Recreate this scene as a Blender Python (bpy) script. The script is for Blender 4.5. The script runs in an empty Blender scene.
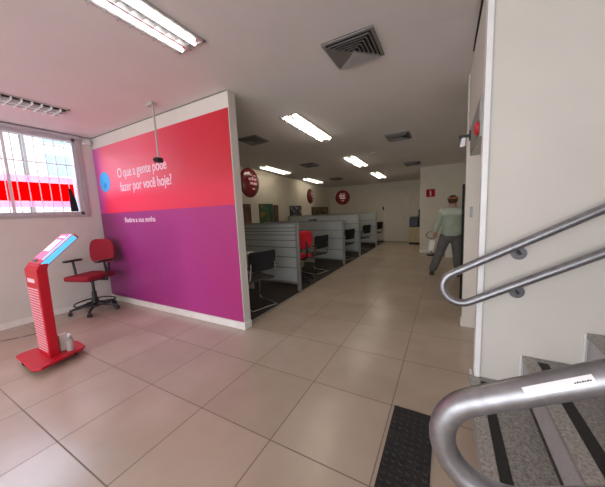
import bpy, bmesh, math, random
from mathutils import Vector, Matrix
random.seed(7)
S = bpy.context.scene
COL = S.collection
PI = math.pi

# ------------------------------------------------------------ camera
YAW, PITCH, ROLL, F, CH = 0.506385, -0.121866, -0.0452123, 259.945, 1.45
fw = Vector((-math.sin(YAW)*math.cos(PITCH), math.cos(YAW)*math.cos(PITCH), math.sin(PITCH)))
r0 = Vector((math.cos(YAW), math.sin(YAW), 0)); u0 = r0.cross(fw)
rt = math.cos(ROLL)*r0 + math.sin(ROLL)*u0
up = -math.sin(ROLL)*r0 + math.cos(ROLL)*u0
cd = bpy.data.cameras.new('camera'); cam = bpy.data.objects.new('camera', cd); COL.objects.link(cam)
cam.matrix_world = Matrix(((rt.x, up.x, -fw.x, 0), (rt.y, up.y, -fw.y, 0), (rt.z, up.z, -fw.z, CH), (0, 0, 0, 1)))
cd.sensor_fit = 'HORIZONTAL'; cd.sensor_width = 36; cd.lens = F/605*36; cd.clip_start = .02
S.camera = cam
# ------------------------------------------------------------ world, daylight, exposure
S.view_settings.view_transform = 'Standard'; S.view_settings.look = 'None'
S.view_settings.gamma = 1; S.view_settings.use_curve_mapping = False
S.view_settings.exposure = 0.27
w = bpy.data.worlds.new('sky'); S.world = w; w.use_nodes = True
bg = w.node_tree.nodes['Background']; bg.inputs[0].default_value = (.80, .88, 1, 1); bg.inputs[1].default_value = 1.6
def light(name, kind, loc, rot, energy, color, **k):
    d = bpy.data.lights.new(name, kind); d.energy = energy; d.color = color
    for a, b in k.items(): setattr(d, a, b)
    o = bpy.data.objects.new(name, d); COL.objects.link(o); o.location = loc; o.rotation_euler = rot
    return o
# sun on the street, daylight through the side window and the glazed shop front
light('sun', 'SUN', (0, 0, 10), (0, math.radians(52), math.radians(20)), 6.5, (1, .96, .9), angle=.02)
light('window_daylight', 'AREA', (-6.55, .8, 3.6), (0, math.radians(-52), 0), 190, (.66, .78, 1), shape='RECTANGLE', size=1.0, size_y=2.6)
light('shopfront_daylight', 'AREA', (-1.6, -3.45, 1.4), (math.radians(90), 0, 0), 128, (1, .985, .98), shape='RECTANGLE', size=6.5, size_y=2.4)

# ------------------------------------------------------------ materials
def mat(name, col, rough=.5, metal=0, noise=None, bump=None, emit=None, trans=0, alpha=1, spec=.5, coat=0):
    m = bpy.data.materials.new(name); m.use_nodes = True
    nt = m.node_tree; b = nt.nodes['Principled BSDF']
    c = tuple(col)+(1,)
    b.inputs['Base Color'].default_value = c; b.inputs['Roughness'].default_value = rough
    b.inputs['Metallic'].default_value = metal; b.inputs['Specular IOR Level'].default_value = spec
    b.inputs['Transmission Weight'].default_value = trans; b.inputs['Alpha'].default_value = alpha
    b.inputs['Coat Weight'].default_value = coat
    tc = nt.nodes.new('ShaderNodeTexCoord')
    n = nt.nodes.new('ShaderNodeTexNoise'); nt.links.new(tc.outputs['Object'], n.inputs['Vector'])
    sc, amt = noise or (9, .05)
    n.inputs['Scale'].default_value = sc; n.inputs['Detail'].default_value = 6
    rp = nt.nodes.new('ShaderNodeValToRGB')
    rp.color_ramp.elements[0].position = .3; rp.color_ramp.elements[1].position = .7
    rp.color_ramp.elements[0].color = tuple(x*(1-amt) for x in col)+(1,)
    rp.color_ramp.elements[1].color = tuple(min(1, x*(1+amt)) for x in col)+(1,)
    nt.links.new(n.outputs['Fac'], rp.inputs['Fac']); nt.links.new(rp.outputs['Color'], b.inputs['Base Color'])
    if bump:
        bp = nt.nodes.new('ShaderNodeBump'); bp.inputs['Strength'].default_value = bump[1]; bp.inputs['Distance'].default_value = .01
        n2 = nt.nodes.new('ShaderNodeTexNoise'); n2.inputs['Scale'].default_value = bump[0]
        nt.links.new(tc.outputs['Object'], n2.inputs['Vector'])
        nt.links.new(n2.outputs['Fac'], bp.inputs['Height']); nt.links.new(bp.outputs['Normal'], b.inputs['Normal'])
    if emit:
        b.inputs['Emission Color'].default_value = tuple(emit[0])+(1,); b.inputs['Emission Strength'].default_value = emit[1]
    return m
M = dict(
    wall=mat('painted_wall', (.66, .62, .57), .6, noise=(3, .03)),
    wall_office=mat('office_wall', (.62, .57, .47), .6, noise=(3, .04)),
    ceiling=mat('painted_ceiling', (.70, .665, .655), .8, noise=(2, .025)),
    trim=mat('white_skirting', (.78, .74, .70), .4),
    white=mat('white_enamel', (.85, .85, .86), .35),
    offwhite=mat('offwhite_paint', (.72, .71, .72), .45),
    steel_d=mat('dark_steel_flange', (.13, .13, .14), .4, .7),
    steel=mat('brushed_steel', (.33, .33, .35), .38, .9, noise=(40, .15)),
    chrome=mat('chrome', (.7, .7, .72), .15, 1),
    alu=mat('aluminium', (.32, .32, .31), .4, .6),
    red=mat('red_lacquer', (.52, .008, .022), .4, spec=.35),
    redfab=mat('red_fabric', (.27, .006, .02), .9, noise=(120, .2), bump=(200, .3)),
    redfab2=mat('bright_red_fabric', (.62, .012, .03), .9, noise=(120, .2), bump=(200, .3)),
    black=mat('black_plastic', (.018, .018, .02), .45),
    rubber=mat('black_rubber', (.02, .019, .018), .8, noise=(60, .3)),
    blackfab=mat('black_mesh_fabric', (.009, .009, .011), .85, noise=(90, .3)),
    greyfab=mat('charcoal_seat_fabric', (.035, .035, .038), .85, noise=(90, .3)),
    dark=mat('dark_void', (.012, .011, .01), .8),
    wood=mat('light_wood', (.46, .34, .20), .5, noise=(14, .12)),
    desk=mat('pale_desk_laminate', (.62, .58, .52), .4),
    glass_frost=mat('frosted_panel', (.42, .45, .44), .35, noise=(2, .08)),
    letter=mat('white_vinyl', (.88, .66, .76), .5),
    letter_pink=mat('pale_vinyl', (.85, .45, .52), .5),
    badge=mat('blue_vinyl', (.05, .42, .82), .4),
    badge2=mat('deep_blue_vinyl', (.03, .25, .62), .4),
    screen=mat('screen_pink', (.75, .12, .30), .25, emit=((.9, .2, .42), .35)),
    screen_w=mat('screen_white', (.85, .75, .85), .25, emit=((.95, .8, .9), .5)),
    screen_b=mat('screen_cyan', (.1, .5, .75), .25, emit=((.12, .6, .9), .6)),
    tube=mat('fluorescent_tube', (.9, .9, .9), .4, emit=((1, .89, .72), 24)),
    tube_mid=mat('dimmer_fluorescent_tube', (.9, .9, .9), .4, emit=((1, .89, .72), 11)),
    sign_red=mat('sign_red', (.42, .01, .015), .8, spec=.2),
    tube_front=mat('front_fluorescent_tube', (.9, .9, .9), .4, emit=((1, .97, .95), 5)),
    tube_off=mat('unlit_tube', (.5, .5, .5), .4),
    reflector=mat('mirror_reflector', (.62, .62, .62), .3, .9),
    vent=mat('grey_vent_metal', (.42, .40, .385), .5),
    fin=mat('dark_fin_metal', (.24, .225, .215), .5),
    frame_w=mat('window_frame_paint', (.48, .47, .50), .4),
    granite=mat('granite', (.25, .235, .215), .35, noise=(95, .5)),
    granite_l=mat('light_granite', (.34, .315, .285), .4, noise=(90, .4)),
    riser=mat('pale_riser', (.40, .385, .385), .4, noise=(80, .15)),
    curtain=mat('black_cloth', (.012, .012, .015), .9),
    balloon=mat('dark_red_foil', (.16, .005, .010), .25, coat=.4, noise=(9, .5)),
    skin=mat('skin', (.40, .22, .14), .55),
    hair=mat('brown_hair', (.07, .032, .015), .7, noise=(60, .4)),
    hairband=mat('orange_hat_band', (.45, .16, .06), .7),
    shirt=mat('grey_green_shirt', (.34, .39, .31), .85, noise=(6, .15)),
    yoke=mat('pale_yoke', (.52, .56, .47), .85, noise=(6, .1)),
    trouser=mat('grey_trousers', (.11, .105, .10), .85, noise=(8, .15)),
    shoe=mat('dark_brown_shoe', (.04, .018, .012), .4),
    paper=mat('white_paper', (.75, .73, .66), .7),
    bluebox=mat('navy_plastic', (.015, .012, .05), .4),
    clear=mat('clear_plastic', (.75, .75, .72), .15, trans=.6),
    street=mat('street_asphalt', (.30, .30, .30), .9),
    facade=mat('white_render', (.68, .68, .69), .8),
    bluepane=mat('blue_glass_panel', (.26, .42, .58), .3),
    greyd=mat('grey_shutter', (.22, .20, .24), .6),
    tape=mat('brown_tape', (.13, .085, .06), .6),
    cable=mat('grey_cable', (.15, .15, .15), .5),
    lilac=mat('lilac_glass_panel', (.30, .25, .55), .3),
)
def nodes(m): return m.node_tree, m.node_tree.nodes['Principled BSDF']
# window glass: clear above and below, with a red film band made as its own sheet
g = mat('window_glass', (.9, .95, 1), .02, trans=1); M['glass'] = g
nt = g.node_tree; out = nt.nodes['Material Output']; mix = nt.nodes.new('ShaderNodeMixShader'); tr = nt.nodes.new('ShaderNodeBsdfTransparent'); gl = nt.nodes.new('ShaderNodeBsdfGlossy')
gl.inputs['Roughness'].default_value = .03; mix.inputs[0].default_value = .06
nt.links.new(tr.outputs[0], mix.inputs[1]); nt.links.new(gl.outputs[0], mix.inputs[2]); nt.links.new(mix.outputs[0], out.inputs[0])
def film(name, col, fac):
    m = bpy.data.materials.new(name); m.use_nodes = True; nt = m.node_tree; nt.nodes.clear()
    o = nt.nodes.new('ShaderNodeOutputMaterial'); t = nt.nodes.new('ShaderNodeBsdfTranslucent'); d = nt.nodes.new('ShaderNodeBsdfTransparent'); mx = nt.nodes.new('ShaderNodeMixShader')
    t.inputs[0].default_value = col+(1,); d.inputs[0].default_value = col+(1,)
    tc = nt.nodes.new('ShaderNodeTexCoord'); n = nt.nodes.new('ShaderNodeTexNoise'); n.inputs['Scale'].default_value = 45
    ma = nt.nodes.new('ShaderNodeMath'); ma.operation = 'MULTIPLY_ADD'; ma.inputs[1].default_value = .2; ma.inputs[2].default_value = fac-.1
    nt.links.new(tc.outputs['Object'], n.inputs['Vector']); nt.links.new(n.outputs['Fac'], ma.inputs[0]); nt.links.new(ma.outputs[0], mx.inputs[0])
    nt.links.new(t.outputs[0], mx.inputs[1]); nt.links.new(d.outputs[0], mx.inputs[2]); nt.links.new(mx.outputs[0], o.inputs[0])
    return m
M['film_red'] = film('red_window_film', (1.0, .0, .02), .55)
M['film_pink'] = film('pink_window_film', (.95, .55, .72), .6)
# floor tiles
def tile_floor():
    m = mat('porcelain_tiles', (.5, .4, .33), .2); nt, b = nodes(m)
    tc = nt.nodes.new('ShaderNodeTexCoord'); sx = nt.nodes.new('ShaderNodeSeparateXYZ'); nt.links.new(tc.outputs['Object'], sx.inputs[0])
    fl = []
    masks = []
    for ax, off in ((0, -3.5254), (1, .5526)):
        a = nt.nodes.new('ShaderNodeMath'); a.operation = 'SUBTRACT'; a.inputs[1].default_value = off-64*.64
        nt.links.new(sx.outputs[ax], a.inputs[0])
        d = nt.nodes.new('ShaderNodeMath'); d.operation = 'DIVIDE'; d.inputs[1].default_value = .64; nt.links.new(a.outputs[0], d.inputs[0])
        f = nt.nodes.new('ShaderNodeMath'); f.operation = 'FRACT'; nt.links.new(d.outputs[0], f.inputs[0])
        f2 = nt.nodes.new('ShaderNodeMath'); f2.operation = 'FLOOR'; nt.links.new(d.outputs[0], f2.inputs[0]); fl.append(f2)
        s = nt.nodes.new('ShaderNodeMath'); s.operation = 'SUBTRACT'; s.inputs[1].default_value = .5; nt.links.new(f.outputs[0], s.inputs[0])
        ab = nt.nodes.new('ShaderNodeMath'); ab.operation = 'ABSOLUTE'; nt.links.new(s.outputs[0], ab.inputs[0])
        g2 = nt.nodes.new('ShaderNodeMath'); g2.operation = 'GREATER_THAN'; g2.inputs[1].default_value = .4935; nt.links.new(ab.outputs[0], g2.inputs[0]); masks.append(g2)
    mx = nt.nodes.new('ShaderNodeMath'); mx.operation = 'MAXIMUM'; nt.links.new(masks[0].outputs[0], mx.inputs[0]); nt.links.new(masks[1].outputs[0], mx.inputs[1])
    cv = nt.nodes.new('ShaderNodeCombineXYZ'); nt.links.new(fl[0].outputs[0], cv.inputs[0]); nt.links.new(fl[1].outputs[0], cv.inputs[1])
    wn = nt.nodes.new('ShaderNodeTexWhiteNoise'); nt.links.new(cv.outputs[0], wn.inputs['Vector'])
    nz = nt.nodes.new('ShaderNodeTexNoise'); nz.inputs['Scale'].default_value = 2.2; nz.inputs['Detail'].default_value = 8; nt.links.new(tc.outputs['Object'], nz.inputs['Vector'])
    ad = nt.nodes.new('ShaderNodeMath'); ad.operation = 'MULTIPLY_ADD'; ad.inputs[1].default_value = .25; nt.links.new(wn.outputs['Value'], ad.inputs[0]); nt.links.new(nz.outputs['Fac'], ad.inputs[2])
    rp = nt.nodes.new('ShaderNodeValToRGB'); rp.color_ramp.elements[0].position = .35; rp.color_ramp.elements[1].position = .95
    rp.color_ramp.elements[0].color = (.415, .33, .255, 1); rp.color_ramp.elements[1].color = (.51, .415, .33, 1)
    nt.links.new(ad.outputs[0], rp.inputs[0])
    mc = nt.nodes.new('ShaderNodeMix'); mc.data_type = 'RGBA'; mc.inputs['B'].default_value = (.21, .16, .125, 1)
    nt.links.new(mx.outputs[0], mc.inputs['Factor']); nt.links.new(rp.outputs[0], mc.inputs['A']); nt.links.new(mc.outputs['Result'], b.inputs['Base Color'])
    r = nt.nodes.new('ShaderNodeMath'); r.operation = 'MULTIPLY_ADD'; r.inputs[1].default_value = .5; r.inputs[2].default_value = .27; nt.links.new(mx.outputs[0], r.inputs[0]); nt.links.new(r.outputs[0], b.inputs['Roughness'])
    bp = nt.nodes.new('ShaderNodeBump'); bp.invert = True; bp.inputs['Strength'].default_value = .25; bp.inputs['Distance'].default_value = .003
    nt.links.new(mx.outputs[0], bp.inputs['Height']); nt.links.new(bp.outputs[0], b.inputs['Normal'])
    return m
M['tiles'] = tile_floor()
M['carpet'] = mat('brown_carpet', (.045, .034, .026), .95, noise=(140, .35), bump=(180, .4))
# mural print: red field, partly paled by painted-in window glare, over a purple-magenta field, violet strip at its left edge (object space: x along the wall, z up)
def mural():
    m = mat('mural_print_glare', (.6, .05, .1), .38); nt, b = nodes(m)
    tc = nt.nodes.new('ShaderNodeTexCoord'); sx = nt.nodes.new('ShaderNodeSeparateXYZ'); nt.links.new(tc.outputs['Object'], sx.inputs[0])
    def ramp(src, lo, hi, stops):
        mr = nt.nodes.new('ShaderNodeMapRange'); mr.inputs[1].default_value = lo; mr.inputs[2].default_value = hi; nt.links.new(src, mr.inputs[0])
        r = nt.nodes.new('ShaderNodeValToRGB'); e = r.color_ramp.elements
        e[0].position, e[0].color = stops[0][0], stops[0][1]+(1,); e[1].position, e[1].color = stops[-1][0], stops[-1][1]+(1,)
        for p, c in stops[1:-1]: q = e.new(p); q.color = c+(1,)
        nt.links.new(mr.outputs[0], r.inputs[0]); return r.outputs[0]
    topc = ramp(sx.outputs[0], -5.36, -2.2, [(0, (.55, .10, .42)), (.055, (.72, .14, .34)), (.10, (.85, .16, .24)), (.4, (.82, .13, .20)), (.75, (.62, .03, .06)), (1, (.52, .015, .03))])  # paler pink stops hold window glare besides the print's own gradient
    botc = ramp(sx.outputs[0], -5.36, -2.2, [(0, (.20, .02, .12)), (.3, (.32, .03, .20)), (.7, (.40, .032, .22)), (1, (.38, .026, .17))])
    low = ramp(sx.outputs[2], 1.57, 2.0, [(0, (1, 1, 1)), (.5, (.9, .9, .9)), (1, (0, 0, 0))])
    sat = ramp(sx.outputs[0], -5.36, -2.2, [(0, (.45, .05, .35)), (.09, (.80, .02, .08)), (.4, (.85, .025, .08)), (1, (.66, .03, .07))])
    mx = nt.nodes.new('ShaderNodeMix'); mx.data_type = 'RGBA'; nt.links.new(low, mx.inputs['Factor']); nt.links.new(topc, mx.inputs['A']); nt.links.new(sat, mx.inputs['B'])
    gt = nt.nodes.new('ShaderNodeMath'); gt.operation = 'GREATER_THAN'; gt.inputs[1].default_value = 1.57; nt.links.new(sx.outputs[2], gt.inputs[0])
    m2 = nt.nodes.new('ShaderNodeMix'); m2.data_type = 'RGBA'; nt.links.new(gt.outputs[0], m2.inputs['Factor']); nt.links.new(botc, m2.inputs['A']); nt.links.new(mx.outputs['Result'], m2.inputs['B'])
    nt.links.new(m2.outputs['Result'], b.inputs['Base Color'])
    return m
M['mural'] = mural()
def print_mat(name, cols, scale):
    m = mat(name, cols[0], .5); nt, b = nodes(m)
    tc = nt.nodes.new('ShaderNodeTexCoord'); v = nt.nodes.new('ShaderNodeTexVoronoi'); v.inputs['Scale'].default_value = scale
    nt.links.new(tc.outputs['Object'], v.inputs['Vector']); sp = nt.nodes.new('ShaderNodeSeparateColor'); nt.links.new(v.outputs['Color'], sp.inputs[0])
    r = nt.nodes.new('ShaderNodeValToRGB'); r.color_ramp.interpolation = 'CONSTANT'; e = r.color_ramp.elements
    e[0].color = cols[0]+(1,); e[1].position = 1/len(cols); e[1].color = cols[1]+(1,)
    for i, c in enumerate(cols[2:]): q = e.new((i+2)/len(cols)); q.color = c+(1,)
    nt.links.new(sp.outputs[0], r.inputs[0]); nt.links.new(r.outputs[0], b.inputs['Base Color']); return m
M['poster_green'] = print_mat('green_print', [(.015, .06, .025), (.03, .10, .05), (.22, .12, .02), (.015, .06, .025)], 5)
M['poster_brown'] = print_mat('brown_print', [(.11, .05, .03), (.16, .08, .03), (.07, .03, .02)], 6)
M['poster_dark'] = print_mat('dark_print', [(.02, .025, .04), (.05, .06, .08), (.25, .25, .26), (.02, .02, .03)], 7)
M['poster_row'] = print_mat('bronze_print', [(.12, .075, .03), (.05, .025, .015), (.2, .14, .07)], 4)

# ------------------------------------------------------------ helpers
def tag(o, label=None, cat=None, group=None, kind=None):
    if label: o['label'] = label
    if cat: o['category'] = cat
    if group: o['group'] = group
    if kind: o['kind'] = kind
    return o
class MB:
    def __init__(s): s.bm = bmesh.new()
    def box(s, x0, x1, y0, y1, z0, z1, mtx=None):
        v = [s.bm.verts.new(p) for p in ((x0,y0,z0),(x1,y0,z0),(x1,y1,z0),(x0,y1,z0),(x0,y0,z1),(x1,y0,z1),(x1,y1,z1),(x0,y1,z1))]
        for f in ((3,2,1,0),(4,5,6,7),(0,1,5,4),(1,2,6,5),(2,3,7,6),(3,0,4,7)): s.bm.faces.new([v[i] for i in f])
        if mtx: bmesh.ops.transform(s.bm, matrix=mtx, verts=v)
        return s
    def rbox(s, x0, x1, y0, y1, z0, z1, b=.01, seg=2, mtx=None):
        t = bmesh.new(); m = MB.__new__(MB); m.bm = t; m.box(x0, x1, y0, y1, z0, z1)
        bmesh.ops.bevel(t, geom=t.edges[:], offset=b, segments=seg, profile=.5, affect='EDGES')
        return s.merge(t, mtx)
    def merge(s, t, mtx=None):
        if mtx: bmesh.ops.transform(t, matrix=mtx, verts=t.verts[:])
        me = bpy.data.meshes.new('t'); t.to_mesh(me); t.free(); s.bm.from_mesh(me); bpy.data.meshes.remove(me); return s
    def cyl(s, a, b, r, r2=None, n=16):
        return s.tube([a, b], r, n=n, r2=r2)
    def tube(s, pts, r, n=12, r2=None, caps=True):
        pts = [Vector(p) for p in pts]; rings = []; ref = None
        for i, p in enumerate(pts):
            t = (pts[min(i+1, len(pts)-1)]-pts[max(i-1, 0)]).normalized()
            if ref is None: ref = Vector((0, 0, 1)) if abs(t.z) < .9 else Vector((1, 0, 0))
            u = t.cross(ref).normalized(); v = u.cross(t).normalized(); ref = v
            rr = r if r2 is None else r+(r2-r)*i/(len(pts)-1)
            rings.append([s.bm.verts.new(p+rr*(math.cos(2*PI*k/n)*u+math.sin(2*PI*k/n)*v)) for k in range(n)])
        for a, b in zip(rings, rings[1:]):
            for k in range(n): s.bm.faces.new((a[k], a[(k+1) % n], b[(k+1) % n], b[k]))
        if caps: s.bm.faces.new(rings[0][::-1]); s.bm.faces.new(rings[-1])
        return s
    def prism(s, pts, axis, a, b):      # polygon extruded along axis from a to b
        def P(p, t): return {'x': (t, p[0], p[1]), 'y': (p[0], t, p[1]), 'z': (p[0], p[1], t)}[axis]
        A = [s.bm.verts.new(P(p, a)) for p in pts]; B = [s.bm.verts.new(P(p, b)) for p in pts]
        s.bm.faces.new(A); s.bm.faces.new(B[::-1])
        for i in range(len(pts)): j = (i+1) % len(pts); s.bm.faces.new((A[i], B[i], B[j], A[j]))
        return s
    def ball(s, c, r, sc=(1, 1, 1), n=16):
        t = bmesh.new(); bmesh.ops.create_uvsphere(t, u_segments=n, v_segments=max(8, n*2//3), radius=r)
        return s.merge(t, Matrix.Translation(c) @ Matrix.Diagonal((*sc, 1)))
    def build(s, name, m, parent=None, smooth=False, bevel=0):
        bmesh.ops.recalc_face_normals(s.bm, faces=s.bm.faces[:])
        me = bpy.data.meshes.new(name); s.bm.to_mesh(me); s.bm.free(); me.materials.append(m)
        if smooth:
            for p in me.polygons: p.use_smooth = True
            me.set_sharp_from_angle(angle=math.radians(40))
        o = bpy.data.objects.new(name, me); COL.objects.link(o)
        if parent: o.parent = parent
        if bevel:
            md = o.modifiers.new('bevel', 'BEVEL'); md.width = bevel; md.segments = 2; md.limit_method = 'ANGLE'
        return o
def empty(name, loc=(0, 0, 0), rz=0, label=None, cat=None, group=None, kind=None):
    o = bpy.data.objects.new(name, None); COL.objects.link(o); o.location = loc; o.rotation_euler = (0, 0, rz)
    o.empty_display_size = .1
    return tag(o, label, cat, group, kind)
def struct(name, mb, m, parent=None, **k):
    o = mb.build(name, m, parent, **k)
    if not parent: o['kind'] = 'structure'
    return o
def copy_tree(o, parent=None):
    c = o.copy(); COL.objects.link(c)
    if parent: c.parent = parent
    for ch in list(o.children): copy_tree(ch, c)
    return c
def text(name, s, size, m, parent, mtx, depth=.002):
    cu = bpy.data.curves.new(name, 'FONT'); cu.body = s; cu.size = size; cu.extrude = depth; cu.offset = size*.012
    tmp = bpy.data.objects.new(name+'_src', cu); COL.objects.link(tmp)
    dg = bpy.context.evaluated_depsgraph_get(); me = bpy.data.meshes.new_from_object(tmp.evaluated_get(dg))
    bpy.data.objects.remove(tmp); me.name = name; me.materials.clear(); me.materials.append(m); me.transform(mtx)
    o = bpy.data.objects.new(name, me); COL.objects.link(o); o.parent = parent
    return o

# ------------------------------------------------------------ the building
XL, YM, ZC = -5.38, 2.37, 2.86           # left wall, mural wall, ceiling
XO, YB = -4.9, 11.7                      # office left wall, far wall
SLOPE = .036
def cz(y): return ZC-max(0, y-2.5)*SLOPE
struct('floor', MB().box(-9, 4, -4, 13, -.12, 0), M['tiles'])
struct('ceiling', MB().box(XL-.1, 4, -3.5, 2.5, ZC, ZC+.15), M['ceiling'])
struct('ceiling_office', MB().prism([(2.5, cz(2.5)), (12, cz(12)), (12, 3.1), (2.5, 3.1)], 'x', XO-.1, 4), M['ceiling'])
# left wall with window opening  y -.6..2.08, z 1.60..2.72
WY0, WY1, WZ0, WZ1 = -.5, 2.13, 1.57, 2.80
struct('wall_left', MB().box(XL-.15, XL, -3.5, YM, 0, WZ0).box(XL-.15, XL, -3.5, YM, WZ1, ZC).box(XL-.15, XL, -3.5, WY0, WZ0, WZ1).box(XL-.15, XL, WY1, YM, WZ0, WZ1), M['wall'])
struct('wall_middle', MB().box(XL-.15, -2.2, YM, YM+.12, 0, ZC), M['wall'])
struct('wall_office', MB().box(XO-.1, XO, YM+.12, YB, 0, 3.0), M['wall_office'])
struct('wall_far', MB().box(XO-.1, 4, YB, YB+.1, 0, 3.0), M['wall_office'])
struct('wall_inner', MB().box(-.71, 4, 8.9, YB, 0, 3.0), M['wall_office'])
struct('wall_right', MB().box(.2, .32, 2.19, 3.5, 2.17, ZC).box(.205, .23, 2.16, 2.19, 2.17, ZC), M['wall'])
struct('wall_pillar', MB().box(.19, 3.4, 3.5, 3.62, 0, cz(3.5)), M['wall'])
struct('wall_side', MB().box(.50, .60, 3.62, 8.9, 0, cz(4.2)), M['wall_office'])
struct('wall_stairs', MB().box(.23, 4, 2.12, 2.19, 0, ZC), M['wall'])
struct('wall_end', MB().box(3.4, 3.5, -3.5, 2.12, 0, ZC), M['wall'])
# shopfront wall behind the camera: solid ends, glazed middle
struct('wall_back', MB().box(XL, -5.0, -3.6, -3.5, 0, ZC).box(2.0, 3.5, -3.6, -3.5, 0, ZC).box(-5.0, 2.0, -3.6, -3.5, 2.65, ZC), M['wall'])
w2 = struct('window_2', MB().box(-5.0, 2.0, -3.58, -3.52, 0, .06).box(-5.0, 2.0, -3.58, -3.52, 2.59, 2.65), M['alu'])
for i in range(6):
    x = -5.0+i*1.39; MB().box(x, x+.05, -3.58, -3.52, .06, 2.59).build('mullion', M['alu'], w2)
MB().box(-5.0, 2.0, -3.555, -3.545, .06, 2.59).build('pane', M['glass'], w2)
# skirtings
struct('baseboard_left', MB().box(XL, XL+.015, -3.5, YM-.015, 0, .09), M['trim'], bevel=.004)
struct('baseboard_middle', MB().box(XL, -2.185, YM-.015, YM, 0, .09).box(-2.2, -2.185, YM, YM+.12, 0, .09), M['trim'], bevel=.004)
struct('baseboard_far', MB().box(XO, -.71, YB-.015, YB, 0, .08), M['wood'], bevel=.004)
struct('baseboard_inner', MB().box(-.71, .50, 8.885, 8.9, 0, .08), M['trim'], bevel=.004)
struct('baseboard_pillar', MB().box(.178, .19, 3.5, 3.62, 0, .08), M['trim'], bevel=.004)
struct('baseboard_right', MB().box(.180, .198, 2.122, 2.24, 0, .19), M['trim'], bevel=.004)
struct('trim_8', MB().box(XL, -2.2, YM-.008, YM, ZC-.01, ZC-.001).box(XL, XL+.008, -3.4, YM-.01, ZC-.01, ZC-.001), M['cable'])  # dark strips drawn as the shadow line where walls meet ceiling
# white corner post at the foot of the stairs, ceiling groove along the side wall
struct('trim_1', MB().box(.20, .235, 2.10, 2.19, .217, ZC), M['white'], bevel=.004)
struct('trim_2', MB().box(.188, .2, 2.2, 3.5, ZC-.02, ZC-.005), M['dark'])
# carpeted office floor and its edge strip
tag(MB().box(XO, -2.3, YM+.12, YB, 0, .006).build('carpet', M['carpet']), 'dark brown carpet under the row of glazed service cubicles', 'carpet')
struct('trim_3', MB().box(-2.3, -2.285, YM+.12, YB, 0, .008), M['alu'])

# window in the left wall
win = empty('window_1', (XL, 0, 0), kind='structure')
f = MB()
for a in ((WY0, WY1, WZ0, WZ0+.05), (WY0, WY1, WZ1-.05, WZ1), (WY0, WY0+.05, WZ0, WZ1), (WY1-.05, WY1, WZ0, WZ1)): f.box(-.12, .0, *a)
f.build('window_frame', M['frame_w'], win, bevel=.004)
MB().box(0, .045, WY0-.04, WY1+.06, WZ1, WZ1+.045).build('blind_box', M['frame_w'], win, bevel=.006)
MB().box(-.02, .03, WY0-.03, WY1+.05, WZ0-.035, WZ0).build('window_sill', M['vent'], win, bevel=.004)
MB().box(0, .018, WY1, WY1+.07, WZ0, WZ1).build('casing', M['vent'], win)
for y in (.4, 1.3): MB().box(-.09, -.05, y, y+.035, WZ0+.05, WZ1-.05).build('mullion', M['offwhite'], win)
MB().box(-.074, -.068, WY0+.05, WY1-.05, WZ0+.05, WZ1-.05).build('pane', M['glass'], win)
MB().box(-.064, -.062, WY0+.05, WY1-.08, 1.79, 2.07).build('red_film_band', M['film_red'], win)
MB().box(-.064, -.062, WY0+.05, WY1-.08, 2.072, 2.17).box(-.064, -.062, WY0+.05, WY1-.08, 1.70, 1.788).build('pink_film_band', M['film_pink'], win)
for i in range(21):
    y = WY0+.12+i*.118
    MB().cyl((-.035, y, WZ0+.05), (-.035, y, WZ1-.05), .007, n=8).build('security_bar', M['white'], win)
MB().box(-.042, -.030, WY0+.05, WY1-.05, 2.36, 2.375).build('cross_bar', M['white'], win)
tag(MB().prism([(1.96, 1.625), (2.06, 1.625), (2.045, 1.80), (2.0, 1.99), (1.965, 2.0)], 'x', XL-.045, XL-.02).build('window_blind_cloth', M['curtain'], bevel=.006),
    'black cloth strip hanging in the corner of the barred window', 'cloth')

# street outside
struct('trim_4', MB().box(-30, -9, -20, 25, -.3, -.15), M['street'])
def facade(y0, y1, h, m, label, win_m, rows):
    b = empty('building', (-13, (y0+y1)/2, -.15), label=label, cat='building'); hw = (y1-y0)/2
    MB().box(-4, 0, -hw, hw, 0, h).build('wall', m, b)
    MB().box(-4.2, .3, -hw, hw, h, h+.2).build('roof', M['greyd'], b)
    for z in rows:
        n = int(hw*2//1.5)
        for k in range(n):
            y = -hw+.4+k*1.5
            fr = MB().box(0, .06, y, y+1.0, z, z+1.0).build('window', M['white'], b); MB().box(.06, .08, y+.06, y+.94, z+.06, z+.84).build('pane', win_m, fr)
facade(-6, 3.55, 6.5, M['facade'], 'white rendered building across the street, nearest the window edge', M['greyd'], (2.1, 3.45, 4.8))
facade(3.7, 10, 6.2, M['facade'], 'white building with blue glass seen through the barred window', M['bluepane'], (2.1, 3.3, 4.5))

# ------------------------------------------------------------ mural
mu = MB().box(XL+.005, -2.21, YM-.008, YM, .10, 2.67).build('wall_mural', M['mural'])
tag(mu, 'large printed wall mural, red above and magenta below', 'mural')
R90 = Matrix.Rotation(PI/2, 4, 'X')
def mtext(nm, s, x, z, size, sx=1):
    for wd in s.split():
        o = text(nm, wd, size, M['letter'], mu, Matrix.Translation((x, YM-.009, z)) @ R90 @ Matrix.Diagonal((sx, 1, 1, 1)))
        x = max(v.co.x for v in o.data.vertices)+size*.24*sx
mtext('lettering', 'O que a gente pode', -4.68, 2.13, .205, .79)
mtext('lettering', 'fazer por você hoje?', -4.64, 1.91, .205, .79)
mtext('lettering', 'Retire a sua senha', -4.63, 1.405, .115, 1.0)
bd = MB().cyl((-5.1, YM-.008, 2.10), (-5.1, YM-.012, 2.10), .165, n=40).build('round_badge', M['badge'], mu)
MB().cyl((-5.09, YM-.012, 2.04), (-5.09, YM-.015, 2.04), .05, n=20).build('badge_mark', M['badge2'], bd)

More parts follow.
